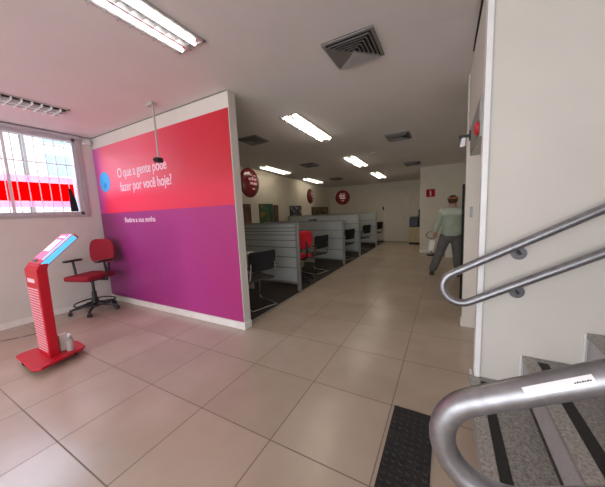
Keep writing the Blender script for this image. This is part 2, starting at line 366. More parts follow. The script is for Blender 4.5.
# ------------------------------------------------------------ door in the side wall, with transom panel
tp = tag(MB().box(.188, .30, 2.195, 3.0, 1.90, 2.168).build('transom_panel', M['alu'], bevel=.003), 'grey-green panel closing the head of the opening beside the stair wall', 'panel')
MB().box(.184, .188, 2.22, 2.97, 1.93, 2.14).build('panel_face', M['fin'], tp)
tag(MB().box(.235, .262, 3.488, 3.4995, 1.30, 1.42).build('strike_plate', M['steel']), 'small steel plate on the white pillar edge beside the stair wall', 'plate')
tag(MB().cyl((.1835, 2.24, 1.965), (.17, 2.24, 1.965), .045, n=20).cyl((.17, 2.24, 1.965), (.158, 2.24, 1.965), .045, .02, n=20).build('alarm_bell', M['red'], smooth=True), 'small round red alarm on the transom above the side door', 'alarm')
br = empty('bracket_sign', (.12, 2.9, 2.065), label='dark wall bracket with a small white hanging tag near the ceiling', cat='sign')
MB().box(-.03, .0645, -.015, .015, -.012, .012).box(.05, .063, -.03, .03, -.04, .04).build('arm', M['black'], br)
MB().prism([(-.005, -.012), (.025, -.012), (.02, -.085), (-.02, -.09)], 'y', -.006, .006).build('tag', M['white'], br)

# far door, inner wall sign
d2 = empty('door_1', (-1.85, YB, 0), kind='structure')
MB().box(-.45, .45, -.02, 0, .02, 2.05).build('door_leaf', M['wall_office'], d2)
MB().box(-.5, -.45, -.035, 0, 0, 2.1).box(.45, .5, -.035, 0, 0, 2.1).box(-.5, .5, -.035, 0, 2.05, 2.1).build('door_frame', M['wall'], d2)
MB().cyl((.38, -.02, 1.0), (.38, -.07, 1.0), .012).box(.28, .39, -.08, -.065, .99, 1.01).build('door_handle', M['steel'], d2)
tag(MB().box(-2.42, -2.30, YB-.03, YB-.002, 1.36, 1.50).build('access_reader', M['black'], bevel=.004), 'small dark square panel on the far wall beside the cubicles', 'wall panel')
sg = tag(MB().box(-.54, -.30, 8.88, 8.9, 1.72, 1.95).build('fire_sign', M['sign_red'], bevel=.003), 'red square fire extinguisher sign on the wall behind the person', 'sign')
MB().cyl((-.42, 8.878, 1.75), (-.42, 8.878, 1.88), .019, n=12).box(-.427, -.413, 8.866, 8.88, 1.88, 1.91).box(-.445, -.413, 8.866, 8.88, 1.90, 1.91).build('extinguisher_pictogram', M['white'], sg)
tag(MB().box(.205, .498, 4.5, 4.55, .0, 1.74).build('dark_door_panel', M['dark'], bevel=.004), 'tall black panel standing behind the white pillar beside the person', 'panel')

# ------------------------------------------------------------ staircase
RS, TR, SX, SY0, SY1 = .215, .295, .18, .50, 2.12
st = empty('staircase', (SX, 1.3, 0), label='grey granite staircase rising to the right with black anti-slip strips', cat='staircase')
for i in range(8):
    x = i*TR; z = (i+1)*RS; y0, y1 = SY0-1.3, SY1-1.3-.002
    MB().box(x+.0, x+TR+.02, y0, y1, z-RS if i else 0, z-.03).build('riser', M['riser'] if i else M['granite_l'], st)
    t = MB().box(x-.012, x+TR-.012, y0, y1, z-.03, z).build('tread', M['granite'], st, bevel=.003)
    MB().box(x-.013, x+.052, y0, y1, z, z+.001).build('nosing', M['granite_l'], t)
    MB().box(x+.055, x+.105, y0+.04, y1-.06, z, z+.003).build('anti_slip_strip', M['rubber'], t)
for i in range(1, 4):
    struct('trim_%d' % (4+i), MB().box(SX+i*TR-.022, SX+i*TR-.0125, SY1-.012, SY1-.003, i*RS+.001, (i+1)*RS), M['white'])  # white strips standing in for the highlight on the wall's stepped edge

# ------------------------------------------------------------ handrails
RR = .026
def rail_path(x0, z0, dx, gap, slope, y):
    # from the upper right end down to the U bend and back up along the lower rail
    d = Vector((1, 0, slope)).normalized(); A = Vector((x0, y, z0)); B = A-Vector((0, 0, gap)); 
    n = Vector((-d.z, 0, d.x)); per = gap*d.x; r = per/2
    B = A-n*per; pts = [A+d*dx*k/8 for k in range(8, -1, -1)]; c = (A+B)/2
    for k in range(1, 16):
        a = PI*k/16; pts.append(c+n*r*math.cos(a)-d*r*math.sin(a))
    pts += [B+d*dx*k/8 for k in range(0, 9)]
    return pts, A, B, d, n
sl = .585
pts, A, B, d, n = rail_path(.045, .975, 2.7, .255, sl, 2.05)
hr = empty('handrail', (.4, 2.12, 0), label='double steel handrail fixed to the pale wall beside the stairs', cat='handrail')
o = Vector((.4, 2.12, 0))
MB().tube([p-o for p in pts], RR, n=20).build('rail', M['steel'], hr, smooth=True)
for base in (A, B):
    for xx in (.385, 1.5):
        p = base+d*((xx-base.x)/d.x)-o
        b = MB().tube([p-n*(RR-.004), p-n*.055+Vector((0, .01, 0)), p-n*.06+Vector((0, .07, 0))], .009, n=10)
        q = p-n*.06; b.cyl(q+Vector((0, .07, 0)), q+Vector((0, .058, 0)), .042, n=24)
        b.build('bracket', M['steel_d'], hr, smooth=True)
pts, A, B, d, n = rail_path(.055, 1.04, 2.6, .25, sl, .60)
h2 = empty('handrail', (.4, .6, 0), label='nearest double steel handrail with a white sticker along its tube', cat='handrail')
o = Vector((.4, .6, 0))
rl = MB().tube([p-o for p in pts], .0265, n=28).build('rail', M['steel'], h2, smooth=True)
for t, kx in ((.55, 1), (1.75, 1)):
    p = A+d*t; zt = RS*(int((p.x-SX)/TR)+1)
    MB().cyl(Vector((p.x, .6, zt))-o, Vector((p.x, .6, p.z))-o, .019).cyl(Vector((p.x, .6, zt))-o, Vector((p.x, .6, zt+.01))-o, .05).build('post', M['steel'], h2, smooth=True)
# curved sticker lying on the upper tube
stk = MB(); R_ = .0271; rows = []
for t in [k/10 for k in range(11)]:
    L = .098+t*.103; c = A+d*L-o; row = []
    for k in range(7):
        a = math.radians(42+ k*36/6)     # angle from up towards the camera (-y)
        row.append(stk.bm.verts.new(c+n*R_*math.cos(a)+Vector((0, -1, 0))*R_*math.sin(a)))
    rows.append(row)
for a, b in zip(rows, rows[1:]):
    for k in range(6): stk.bm.faces.new((a[k], a[k+1], b[k+1], b[k]))
sk = stk.build('sticker', M['white'], rl, smooth=True)
ink = MB()
for k in range(7):
    L = .174+k*.0035; c = A+d*L-o; a = math.radians(60); q = c+(n*math.cos(a)+Vector((0, -1, 0))*math.sin(a))*.0273
    ink.box(-.001, .0012, -.0003, .0003, -.0018, .0018 if k % 2 else .001, Matrix.Translation(q))
ink.build('sticker_print', M['black'], sk)

# ------------------------------------------------------------ tactile rubber tiles at the stair foot
def tactile():
    r = empty('tactile_tile', (0, 0, 0)); MB().box(-.128, .128, -.128, .128, 0, .005).build('base', M['rubber'], r)
    s = MB()
    for i in range(6):
        for j in range(6): s.cyl((-.105+i*.042, -.105+j*.042, .005), (-.105+i*.042, -.105+j*.042, .010), .0125, .009, n=10)
    s.build('studs', M['rubber'], r); return r
tt = tactile()
for i, (y, lab) in enumerate(((1.71, 'black studded floor tile at the end of its strip, farthest from camera'), (1.453, 'black studded floor tile second from the strip end'), (1.196, 'black studded floor tile cut by the bottom of the picture'))):
    t = tt if i == 0 else copy_tree(tt)
    t.location = (-.175, y, 0); tag(t, lab, 'floor tile', 'studded tiles at the stair foot')
for k, (a, b) in enumerate((((-5.05, .60), (-4.93, .83)), ((-4.90, .86), (-4.80, 1.0)), ((-4.78, 1.03), (-4.74, 1.16)))):
    dd = Vector((b[0]-a[0], b[1]-a[1])).normalized()*.012; nn = (dd.y, -dd.x)
    tag(MB().prism([(a[0]-nn[0], a[1]-nn[1]), (b[0]-nn[0], b[1]-nn[1]), (b[0]+nn[0], b[1]+nn[1]), (a[0]+nn[0], a[1]+nn[1])], 'z', 0, .002).build('floor_tape', M['tape']),
        ['brown tape mark on the floor nearest the left picture edge', 'middle brown tape mark on the floor left of the kiosk', 'brown tape mark on the floor touching the kiosk outline'][k], 'floor tape', 'tape marks left of the kiosk')

# ------------------------------------------------------------ red kiosk
KX, KY = -3.66, .92
ki = empty('ticket_kiosk', (KX, KY, 0), label='red ticket kiosk with slanted touch screen on a wheeled base plate', cat='kiosk')
b = MB(); b.prism([(-.30, -.10), (-.26, -.15), (.27, -.17), (.32, -.12), (.21, .25), (.15, .29), (-.06, .30), (-.20, .22), (-.30, 0)], 'z', .06, .085)
b.build('base_plate', M['red'], ki, bevel=.006)
for x, y in ((-.12, -.13), (.12, -.12), (.10, .2), (-.13, .16)):
    c = MB().cyl((x, y, .03), (x, y, .06), .012); c.cyl((x-.012, y+.012, .028), (x+.012, y+.012, .028), .0275, n=16)
    c.build('caster', M['black'], ki, smooth=True)
# tapering column
cb = MB(); bm = cb.bm
def frus(z, x0, x1, y0, y1): return [bm.verts.new(p) for p in ((x0, y0, z), (x1, y0, z), (x1, y1, z), (x0, y1, z))]
rings = [frus(.085, -.14, .14, 0, .08), frus(.99, -.165, .165, 0, .085), frus(1.06, -.15, .15, .04, .11)]
for p, q in zip(rings, rings[1:]):
    for k in range(4): bm.faces.new((p[k], p[(k+1) % 4], q[(k+1) % 4], q[k]))
bm.faces.new(rings[0][::-1]); bm.faces.new(rings[-1])
cb.build('column', M['red'], ki, bevel=.008)
tx = MB()
for i in range(24):
    z = .13+i*.0285; y = -.0015; xl = -.14-.025*(z-.085)/.9; x = xl+.015
    while x < .12:
        wd = random.uniform(.012, .04); x2 = min(x+wd, .13); tx.box(x, x2, y-.001, y+.001, z, z+.015); x = x2+.007
tx.build('printed_lines', M['letter_pink'], ki)
tx = MB(); y = -.0015
x = -.11
for wd in (.02, .016, .024, .012, .02, .018, .022, .014): tx.box(x, x+wd, y-.001, y+.001, .86, .90); x += wd+.006
tx.build('heading_print', M['letter'], ki)
# slanted head
ang = math.radians(42)
hm = Matrix.Translation((0, .03, 1.0)) @ Matrix.Rotation(ang, 4, 'X')
hd = MB().rbox(-.15, .15, 0, .455, -.03, .03, .012, mtx=hm).build('screen_head', M['red'], ki)
MB().box(-.135, .135, .09, .44, .030, .033, hm).build('screen', M['screen'], hd)
MB().box(-.115, .03, .20, .36, .033, .0345, hm).box(-.10, .04, .385, .415, .033, .0345, hm).build('screen_graphics', M['screen_w'], hd)
MB().box(.085, .135, .09, .44, .033, .0345, hm).box(.148, .1525, .02, .435, -.020, .028, hm).build('cyan_strip', M['screen_b'], hd)
MB().box(-.09, -.01, .05, .10, .028, .034, hm).build('ticket_slot', M['black'], hd)
bt = empty('sanitizer_bottle', (KX+.14, KY+.17, .0855), label='clear sanitizer bottle standing on the red kiosk base plate', cat='bottle')
MB().cyl((0, 0, 0), (0, 0, .12), .032, n=20).cyl((0, 0, .12), (0, 0, .15), .032, .012, n=20).build('body', M['clear'], bt, smooth=True)
MB().cyl((0, 0, .15), (0, 0, .175), .012).box(-.008, .035, -.006, .006, .175, .185).build('pump', M['white'], bt)
tag(MB().rbox(KX+.06, KX+.10, KY+.10, KY+.17, .0855, .27, .006).build('leaflet_box', M['paper']), 'upright white leaflet box behind the kiosk column', 'box')

# ------------------------------------------------------------ office chair with casters
def office_chair(fab, loc, rz, label, ring=True):     # faces local -y
    c = empty('office_chair', loc, rz, label, 'chair')
    s = bmesh.new(); m_ = MB.__new__(MB); m_.bm = s
    seat = MB().rbox(-.22, .22, -.24, .20, .50, .575, .035, 4).build('seat', fab, c, smooth=True)
    bk = MB()
    # gently curved back cushion
    N = 9; front = []; back = []
    prof = [(.0, .13), (.03, .185), (.09, .205), (.20, .215), (.29, .20), (.345, .165), (.365, .11)]
    for z, hw in [(z_, h_*1.12) for z_, h_ in prof]:
        fr = []; ba = []
        for k in range(N):
            u = -1+2*k/(N-1); x = u*hw; y = .235-.045*u*u+.0*z+ .03*(z/.36)
            e = .5 if z in (0, .365) or abs(u) == 1 else 1
            fr.append(bk.bm.verts.new((x, y-.022*e, .70+z))); ba.append(bk.bm.verts.new((x, y+.028*e, .70+z)))
        front.append(fr); back.append(ba)
    for i in range(len(prof)-1):
        for k in range(N-1):
            bk.bm.faces.new((front[i][k], front[i][k+1], front[i+1][k+1], front[i+1][k])); bk.bm.faces.new((back[i][k+1], back[i][k], back[i+1][k], back[i+1][k+1]))
        bk.bm.faces.new((front[i][0], front[i+1][0], back[i+1][0], back[i][0])); bk.bm.faces.new((front[i+1][-1], front[i][-1], back[i][-1], back[i+1][-1]))
    for k in range(N-1):
        bk.bm.faces.new((front[0][k+1], front[0][k], back[0][k], back[0][k+1])); bk.bm.faces.new((front[-1][k], front[-1][k+1], back[-1][k+1], back[-1][k]))
    bko = bk.build('backrest', fab, c, smooth=True); sd = bko.modifiers.new('s', 'SUBSURF'); sd.levels = sd.render_levels = 1
    MB().tube([(0, .05, .475), (0, .20, .478), (0, .27, .53), (0, .285, .66), (0, .28, .85)], .02, n=10).build('back_support', M['black'], c, smooth=True)
    MB().box(-.10, .10, -.1, .12, .47, .50).cyl((0, 0, .14), (0, 0, .30), .032).cyl((0, 0, .30), (0, 0, .475), .02).build('gas_column', M['black'], c, smooth=True)
    if ring:
        pts = [(.245*math.cos(2*PI*k/32), .245*math.sin(2*PI*k/32), .14) for k in range(33)]
        rg = MB().tube(pts, .011, n=8, caps=False)
        for k in range(3): a = 2*PI*k/3+.4; rg.cyl((.03*math.cos(a), .03*math.sin(a), .15), (.245*math.cos(a), .245*math.sin(a), .14), .009, n=8)
        rg.cyl((0, 0, .14), (0, 0, .18), .046); rg.build('foot_ring', M['black'], c, smooth=True)
    MB().cyl((0, 0, .07), (0, 0, .15), .045).build('hub', M['black'], c, smooth=True)
    for k in range(5):
        a = 2*PI*k/5+.3; ca, sa = math.cos(a), math.sin(a)
        MB().tube([(.03*ca, .03*sa, .115), (.18*ca, .18*sa, .095), (.30*ca, .30*sa, .075)], .024, n=8, r2=.015).build('leg', M['black'], c, smooth=True)
        w_ = MB().cyl((.295*ca-.022*sa, .295*sa+.022*ca, .028), (.295*ca-.008*sa, .295*sa+.008*ca, .028), .0275, n=14).cyl((.295*ca+.008*sa, .295*sa-.008*ca, .028), (.295*ca+.022*sa, .295*sa-.022*ca, .028), .0275, n=14).cyl((.295*ca, .295*sa, .03), (.295*ca, .295*sa, .075), .009, n=8)
        w_.build('caster', M['black'], c, smooth=True)
    for s_ in (-1, 1):
        am = MB().tube([(s_*.15, 0, .49), (s_*.27, 0, .49), (s_*.285, .0, .53), (s_*.285, -.02, .76)], .017, n=8)
        am.build('armrest_support', M['black'], c, smooth=True)
        MB().rbox(s_*.285-.038, s_*.285+.038, -.14, .10, .755, .785, .012, mtx=None).build('armrest', M['black'], c, smooth=True)
    return c
oc = office_chair(M['redfab'], (-4.96, 1.93, 0), math.radians(17), 'red fabric office chair with armrests and foot ring in the corner')
oc.scale = (1.08, 1.08, 1.08)

# ------------------------------------------------------------ cubicles
def partition(y, xl, h, label, lines, name='cubicle_partition'):
    t = empty(name, (-2.34, y, 0), label=label, cat='partition', group='glazed partitions of the service cubicles')
    L = -2.34-xl
    MB().box(-.03, .03, -.03, .03, .0, h).build('post', M['alu'], t, bevel=.004)
    MB().box(-L-.03, -L+.03, -.03, .03, .0, h).build('post', M['alu'], t, bevel=.004)
    MB().box(-L+.03, -.03, -.022, .022, h-.035, h).build('top_rail', M['alu'], t)
    MB().box(-L+.03, -.03, -.022, .022, .13, .17).build('bottom_rail', M['alu'], t)
    MB().box(-L+.03, -.03, -.012, .012, .17, h-.035).build('glazing', M['glass_frost'], t)
    for z in lines: MB().box(-L+.03, -.03, -.016, .016, z, z+.015).build('glazing_bar', M['cable'], t)
    return t
partition(4.04, -4.85, 1.27, 'glazed cubicle partition nearest the magenta wall, with closely ruled bars', (.42, .62, .8, .93, 1.03, 1.1, 1.16))
partition(6.45, -4.85, 1.19, 'second glazed partition along the aisle, behind the bright red chair', (.40, .70, .92))
partition(7.87, -4.85, 1.32, 'third glazed partition along the aisle, the tallest of the middle ones', (.42, .75, 1.0))
partition(10.1, -4.85, 1.30, 'glazed cubicle partition farthest along the aisle', (.42, .75, 1.0))
def visitor_chair():                                   # cantilever, faces local -y
    c = empty('visitor_chair')
    MB().rbox(-.23, .23, -.24, .20, .43, .47, .018, 3).build('seat', M['greyfab'], c, smooth=True)
    b = MB(); N = 7; A_ = []; B_ = []
    for z in (0, .05, .25, .29):
        ra, rb = [], []
        for k in range(N):
            u = -1+2*k/(N-1); hw = .21 if z in (0, .29) else .235; y = .24-.05*u*u+.12*z
            ra.append(b.bm.verts.new((u*hw, y, .60+z))); rb.append(b.bm.verts.new((u*hw, y+.022, .60+z)))
        A_.append(ra); B_.append(rb)
    for i in range(3):
        for k in range(N-1):
            b.bm.faces.new((A_[i][k], A_[i][k+1], A_[i+1][k+1], A_[i+1][k])); b.bm.faces.new((B_[i][k+1], B_[i][k], B_[i+1][k], B_[i+1][k+1]))
        b.bm.faces.new((A_[i][0], A_[i+1][0], B_[i+1][0], B_[i][0])); b.bm.faces.new((A_[i+1][-1], A_[i][-1], B_[i][-1], B_[i+1][-1]))
    for k in range(N-1):
        b.bm.faces.new((A_[0][k+1], A_[0][k], B_[0][k], B_[0][k+1])); b.bm.faces.new((A_[-1][k], A_[-1][k+1], B_[-1][k+1], B_[-1][k]))
    b.build('backrest', M['blackfab'], c, smooth=True)
    for s in (-1, 1):
        MB().tube([(s*.20, .22, .80), (s*.22, .23, .62), (s*.225, .20, .48), (s*.225, .12, .425), (s*.225, -.18, .42), (s*.225, -.24, .38), (s*.225, -.25, .06), (s*.225, -.21, .018), (s*.225, .22, .018)], .012, n=8).build('leg', M['chrome'], c, smooth=True)
        MB().tube([(s*.235, .24, .66), (s*.27, .15, .665), (s*.27, -.14, .665), (s*.24, -.19, .62), (s*.228, -.2, .43)], .011, n=8).build('armrest', M['black'], c, smooth=True)
    MB().cyl((-.225, .22, .018), (.225, .22, .018), .012, n=8).build('stretcher', M['chrome'], c)
    return c
vc = visitor_chair()
spots = [(-2.60, 3.12, -108, 'black visitor chair in the nearest cubicle, right behind the magenta wall end'), (-2.70, 5.45, -105, 'black visitor chair standing beyond the bright red chair'),
         (-2.62, 7.22, -108, 'black visitor chair between the second and third glazed partitions'), (-2.60, 9.0, -108, 'black visitor chair just past the third glazed partition'), (-2.58, 10.9, -108, 'black visitor chair farthest away, near the far wall')]
for i, (x, y, a, lab) in enumerate(spots):
    c = vc if i == 0 else copy_tree(vc)
    c.location = (x, y, .006); c.rotation_euler.z = math.radians(a); tag(c, lab, 'chair', 'black visitor chairs at the cubicles')
office_chair(M['redfab2'], (-2.68, 4.62, .006), math.radians(250), 'bright red fabric swivel chair behind the first glazed partition', ring=False)
def desk():
    t = empty('desk'); MB().rbox(-.35, .35, -.62, .62, .705, .735, .005).build('desk_top', M['desk'], t)
    for s in (-1, 1): MB().box(-.30, .30, s*.58-.012, s*.58+.012, 0, .705).build('side_panel', M['desk'], t)
    MB().box(-.01, .01, -.568, .568, .3, .704).build('modesty_panel', M['desk'], t); return t
dk = desk()
mon = empty('monitor'); MB().rbox(-.02, .02, -.25, .25, .14, .46, .008).build('screen', M['black'], mon); MB().box(-.015, .015, -.03, .03, .01, .15).build('stand', M['black'], mon); MB().cyl((0, 0, 0), (0, 0, .012), .11, n=20).build('foot', M['black'], mon)
for i, (y, nm) in enumerate(((3.25, 'in the nearest cubicle'), (5.3, 'in the cubicle with the bright red chair'), (7.1, 'in the cubicle before the third partition'), (9.0, 'in the cubicle past the third partition'), (10.95, 'in the farthest cubicle'))):
    t = dk if i == 0 else copy_tree(dk); t.location = (-3.55, y, .006); tag(t, 'pale laminate desk '+nm, 'desk', 'cubicle desks')
    m_ = mon if i == 0 else copy_tree(mon); m_.location = (-3.62, y+.15, .741); tag(m_, 'black computer monitor on the desk '+nm, 'monitor', 'cubicle monitors')
# papers on the nearest desk
tag(MB().rbox(-3.42, -3.28, 3.5, 3.72, .741, .80, .004).build('paper_tray', M['tape']), 'small brown tray at the end of the nearest desk', 'tray')

# ------------------------------------------------------------ posters on the office wall
def poster(y0, y1, z0, z1, m, label):
    t = empty('poster', (XO, (y0+y1)/2, z0), label=label, cat='poster', group='posters on the office side wall')
    hy = (y1-y0)/2; h = z1-z0
    MB().box(0, .02, -hy, hy, 0, h).build('frame', M['black'], t); MB().box(.02, .023, -hy+.02, hy-.02, .02, h-.02).build('print', m, t)
K = (4.9/5.5)
def yk(y): return y*K
poster(5.35, 5.86, 1.12, 1.73, M['poster_brown'], 'narrow brown poster next to the magenta wall end')
poster(6.25, 6.95, 1.12, 1.74, M['poster_green'], 'green poster with a yellow figure on the office wall')
poster(7.0, 7.25, 1.12, 1.70, M['poster_brown'], 'slim maroon poster touching the green poster')
poster(8.0, 8.85, 1.08, 1.68, M['poster_dark'], 'dark grey poster in the middle of the office wall')
poster(9.75, 11.45, 1.25, 1.62, M['poster_row'], 'wide bronze patterned poster nearest the far corner')

# ------------------------------------------------------------ far cabinet and machine
cb_ = empty('cabinet', (-1.0, 11.2, 0), label='light wood cabinet by the far wall carrying black machines', cat='cabinet')
MB().box(-.27, .27, -.3, .3, .06, .66).build('body', M['wood'], cb_, bevel=.004); MB().box(-.25, .25, -.28, .28, 0, .06).build('plinth', M['dark'], cb_)
MB().box(-.26, -.003, -.315, -.3, .08, .64).build('door', M['wood'], cb_, bevel=.002); MB().box(.003, .26, -.315, -.3, .08, .64).build('door', M['wood'], cb_, bevel=.002)
p_ = tag(MB().rbox(-1.25, -.935, 10.98, 11.4, .66, 1.05, .02).build('printer', M['black']), 'squat black machine on the wooden cabinet, left one', 'machine'); 
MB().box(-1.21, -.98, 10.97, 10.985, .75, .9).build('front_panel', M['bluebox'], p_)
p_ = tag(MB().rbox(-.93, -.735, 10.98, 11.4, .66, 1.34, .02).build('coffee_machine', M['black']), 'tall dark machine on the wooden cabinet, beside the wall', 'machine')
MB().box(-.91, -.76, 10.965, 10.985, .85, 1.05).build('front_panel', M['bluebox'], p_)
# ------------------------------------------------------------ hanging red balloons
def balloon(loc, r, rz, label, drop):
    t = empty('foil_balloon', loc, rz, label, 'balloon', 'red balloons hanging over the cubicles')
    MB().ball((0, 0, 0), r, (1, .34, 1), 28).build('balloon_body', M['balloon'], t, smooth=True)
    MB().cyl((0, 0, r*.96), (0, 0, drop), .002, n=6).cyl((0, 0, drop), (0, 0, drop-.01), .015).build('cord', M['cable'], t)
    for (x, z, wd, h) in ((-.45, .12, .22, .16), (-.18, .12, .2, .22), (.08, .12, .24, .14), (-.35, -.15, .3, .14), (0, -.18, .35, .16), (.1, .4, .2, .1), (-.3, .42, .2, .12), (-.1, -.48, .25, .1)):
        for s in (-1, 1):
            q = x*r+wd*r/2, z*r+h*r/2; yy = .34*math.sqrt(max(.01, r*r-q[0]**2-q[1]**2))
            MB().box(x*r, (x+wd)*r, s*yy-(.012 if s > 0 else .004), s*yy+(.004 if s > 0 else .012), z*r, (z+h)*r).build('printed_mark', M['letter_pink'], t)
balloon((-2.95, 3.55, 1.98), .25, math.radians(92), 'dark red foil balloon hanging closest to the magenta wall', cz(3.55)-1.97)
balloon((-3.75, 7.4, 1.92), .235, math.radians(98), 'middle red foil balloon, seen nearly edge on', cz(7.4)-1.92)
balloon((-3.12, 8.6, 1.87), .25, math.radians(18), 'dark red round foil balloon hanging farthest down the office', cz(8.6)-1.86)

# ------------------------------------------------------------ ceiling fixtures
def ceiling_light(x, y, wd, ln, label, on, power=0):
    z = cz(y); t = empty('ceiling_light', (x, y, z), label=label, cat='ceiling light', group='recessed louvre lights')
    t.rotation_euler = (-math.atan(SLOPE) if y > 2.5 else 0, 0, 0)
    hw, hl = wd/2, ln/2
    MB().box(-hw, hw, -hl, -hl+.018, -.012, 0).box(-hw, hw, hl-.018, hl, -.012, 0).box(-hw, -hw+.018, -hl, hl, -.012, 0).box(hw-.018, hw, -hl, hl, -.012, 0).build('frame', M['vent'] , t)
    MB().box(-hw+.018, hw-.018, -hl+.018, hl-.018, -.003, -.001).build('reflector', M['reflector'] if on else M['dark'], t)
    for s in (-1, 1):
        MB().cyl((s*hw*.5, -hl+.04, -.022), (s*hw*.5, hl-.04, -.022), .014, n=10).build('tube', (M['tube_front'] if y < 2 else M['tube_mid'] if x < -4 else M['tube']) if on else M['tube_off'], t)
    lv = MB(); k = int(ln/.085)
    for i in range(1, k):
        yy = -hl+i*ln/k
        for s in (-1, 1): lv.box(s*hw*.5-hw*.42, s*hw*.5+hw*.42, yy-.002, yy+.002, -.04, -.004)
    lv.box(-.008, .008, -hl+.018, hl-.018, -.042, -.004); lv.build('louvre', M['reflector'] if on else M['white'], t)
ceiling_light(-1.89, 1.02, .31, 1.28, 'lit louvre light on the ceiling nearest the camera', True, 10)
ceiling_light(-4.36, .98, .34, 1.36, 'unlit dark louvre light over the barred window', False)
ceiling_light(-2.0, 4.02, .30, 1.35, 'lit louvre light just past the mural wall end', True, 14)
ceiling_light(-2.1, 6.9, .34, 1.3, 'lit louvre light second along the aisle', True, 14)
ceiling_light(-2.1, 9.5, .34, 1.3, 'lit louvre light farthest along the aisle', True, 16)
ceiling_light(-4.45, 6.6, .34, 1.3, 'lit louvre light near the office wall above the brown posters', True, 12)
ceiling_light(-4.5, 9.2, .34, 1.3, 'lit louvre light near the office wall above the dark grey poster', True, 12)
def vent(x, y, s, label):
    z = cz(y); t = empty('ceiling_vent', (x, y, z), label=label, cat='vent', group='square ceiling vents')
    t.rotation_euler = (-math.atan(SLOPE) if y > 2.5 else 0, 0, 0); h = s/2
    def ring(mb, a, za, b, zb):
        A_ = [mb.bm.verts.new(p) for p in ((-a, -a, za), (a, -a, za), (a, a, za), (-a, a, za))]; B_ = [mb.bm.verts.new(p) for p in ((-b, -b, zb), (b, -b, zb), (b, b, zb), (-b, b, zb))]
        for k in range(4): mb.bm.faces.new((A_[k], A_[(k+1) % 4], B_[(k+1) % 4], B_[k]))
    MB().box(-h, h, -h, h, -.006, -.001).build('backing', M['dark'], t)
    fr = MB()
    fr.box(-h, h, -h, -h+.025, -.016, -.006).box(-h, h, h-.025, h, -.016, -.006).box(-h, -h+.025, -h+.025, h-.025, -.016, -.006).box(h-.025, h, -h+.025, h-.025, -.016, -.006); fr.build('frame', M['fin'], t)
    fn = MB(); n_ = 6
    for i in range(n_):
        a = (h-.028)*(1-i/n_); ring(fn, a, -.036, max(.003, a-.027), -.008)
    o_ = fn.build('fins', M['fin'], t); sol = o_.modifiers.new('s', 'SOLIDIFY'); sol.thickness = .0015
vent(-.745, 2.44, .44, 'large square louvred vent on the ceiling, nearest the camera')
vent(-3.15, 3.98, .42, 'square vent hanging close beside the mural wall end')
vent(-.80, 5.3, .42, 'square vent on the aisle ceiling, second from camera')
vent(-3.3, 6.55, .42, 'square vent over the cubicles between the lit lights')
vent(-.85, 8.1, .42, 'square vent in front of the wall with the red sign')
vent(-3.6, 9.3, .42, 'square vent over the far cubicles')
tag(MB().cyl((-1.5, 6.3, cz(6.3)), (-1.5, 6.3, cz(6.3)-.03), .07, .055, n=24).build('smoke_detector', M['vent'], smooth=True), 'small round smoke detector on the aisle ceiling', 'smoke detector')
# camera on a drop pole
cp = empty('pole_camera', (-3.17, 2.10, ZC), label='small camera on a thin grey pole dropping from the ceiling', cat='security camera')
MB().rbox(-.10, .02, -.03, .03, -.035, 0, .006).build('ceiling_plate', M['vent'], cp)
MB().cyl((0, 0, -.03), (0, 0, -.66), .011, n=12).build('pole', M['vent'], cp, smooth=True)
MB().rbox(-.03, .035, -.05, .04, -.72, -.66, .01).cyl((0, -.05, -.69), (0, -.065, -.69), .02).build('camera_body', M['black'], cp)
tag(MB().rbox(XL+.0, XL+.07, 2.26, 2.33, 2.73, 2.80, .01).cyl((XL+.04, 2.27, 2.77), (XL+.06, 2.22, 2.74), .02).build('corner_sensor', M['offwhite']), 'small white sensor in the ceiling corner beside the mural', 'sensor')

# ------------------------------------------------------------ person
def skin(name, V_, E_, m, parent, lv=2):
    me = bpy.data.meshes.new(name); me.from_pydata([v[:3] for v in V_], E_, []); o = bpy.data.objects.new(name, me); COL.objects.link(o); o.parent = parent
    md = o.modifiers.new('skin', 'SKIN'); md.use_smooth_shade = True
    for i, v in enumerate(V_):
        r = v[3]; o.data.skin_vertices[0].data[i].radius = r if isinstance(r, tuple) else (r, r)
    o.data.skin_vertices[0].data[0].use_root = True
    sd = o.modifiers.new('sub', 'SUBSURF'); sd.levels = sd.render_levels = lv
    me.materials.append(m); return o
pe = empty('person', (.055, 6.12, 0), 0, 'person seen from behind in grey-green shirt and grey trousers, holding paper', 'person')
# local: x right, y away from camera, z up; leaning slightly to the right
body = [(.05, 0, .86, (.14, .11)), (.06, 0, 1.05, (.13, .10)), (.07, .0, 1.25, (.16, .11)), (.07, 0, 1.34, (.11, .085)), (.065, .01, 1.41, .055), (.06, .015, 1.46, .06), (.06, .02, 1.53, (.078, .09)), (.06, .02, 1.60, (.06, .07)),
    (-.03, 0, .80, .09), (-.16, -.02, .45, .065), (-.29, 0, .10, .042), (-.30, -.07, .04, .03),
    (.14, 0, .80, .09), (.16, -.03, .45, .065), (.19, .02, .10, .042), (.19, -.07, .04, .03),
    (-.12, 0, 1.32, .06), (-.185, -.01, 1.07, .048), (-.255, -.05, .86, .035), (-.275, -.06, .80, .028),
    (.26, 0, 1.32, .06), (.31, .02, 1.07, .048), (.29, .18, .95, .035), (.28, .24, .94, .028)]
E_ = [(0,1),(1,2),(2,3),(3,4),(4,5),(5,6),(6,7),(0,8),(8,9),(9,10),(10,11),(0,12),(12,13),(13,14),(14,15),(3,16),(16,17),(17,18),(18,19),(3,20),(20,21),(21,22),(22,23)]
skin('body', body, E_, M['skin'], pe)
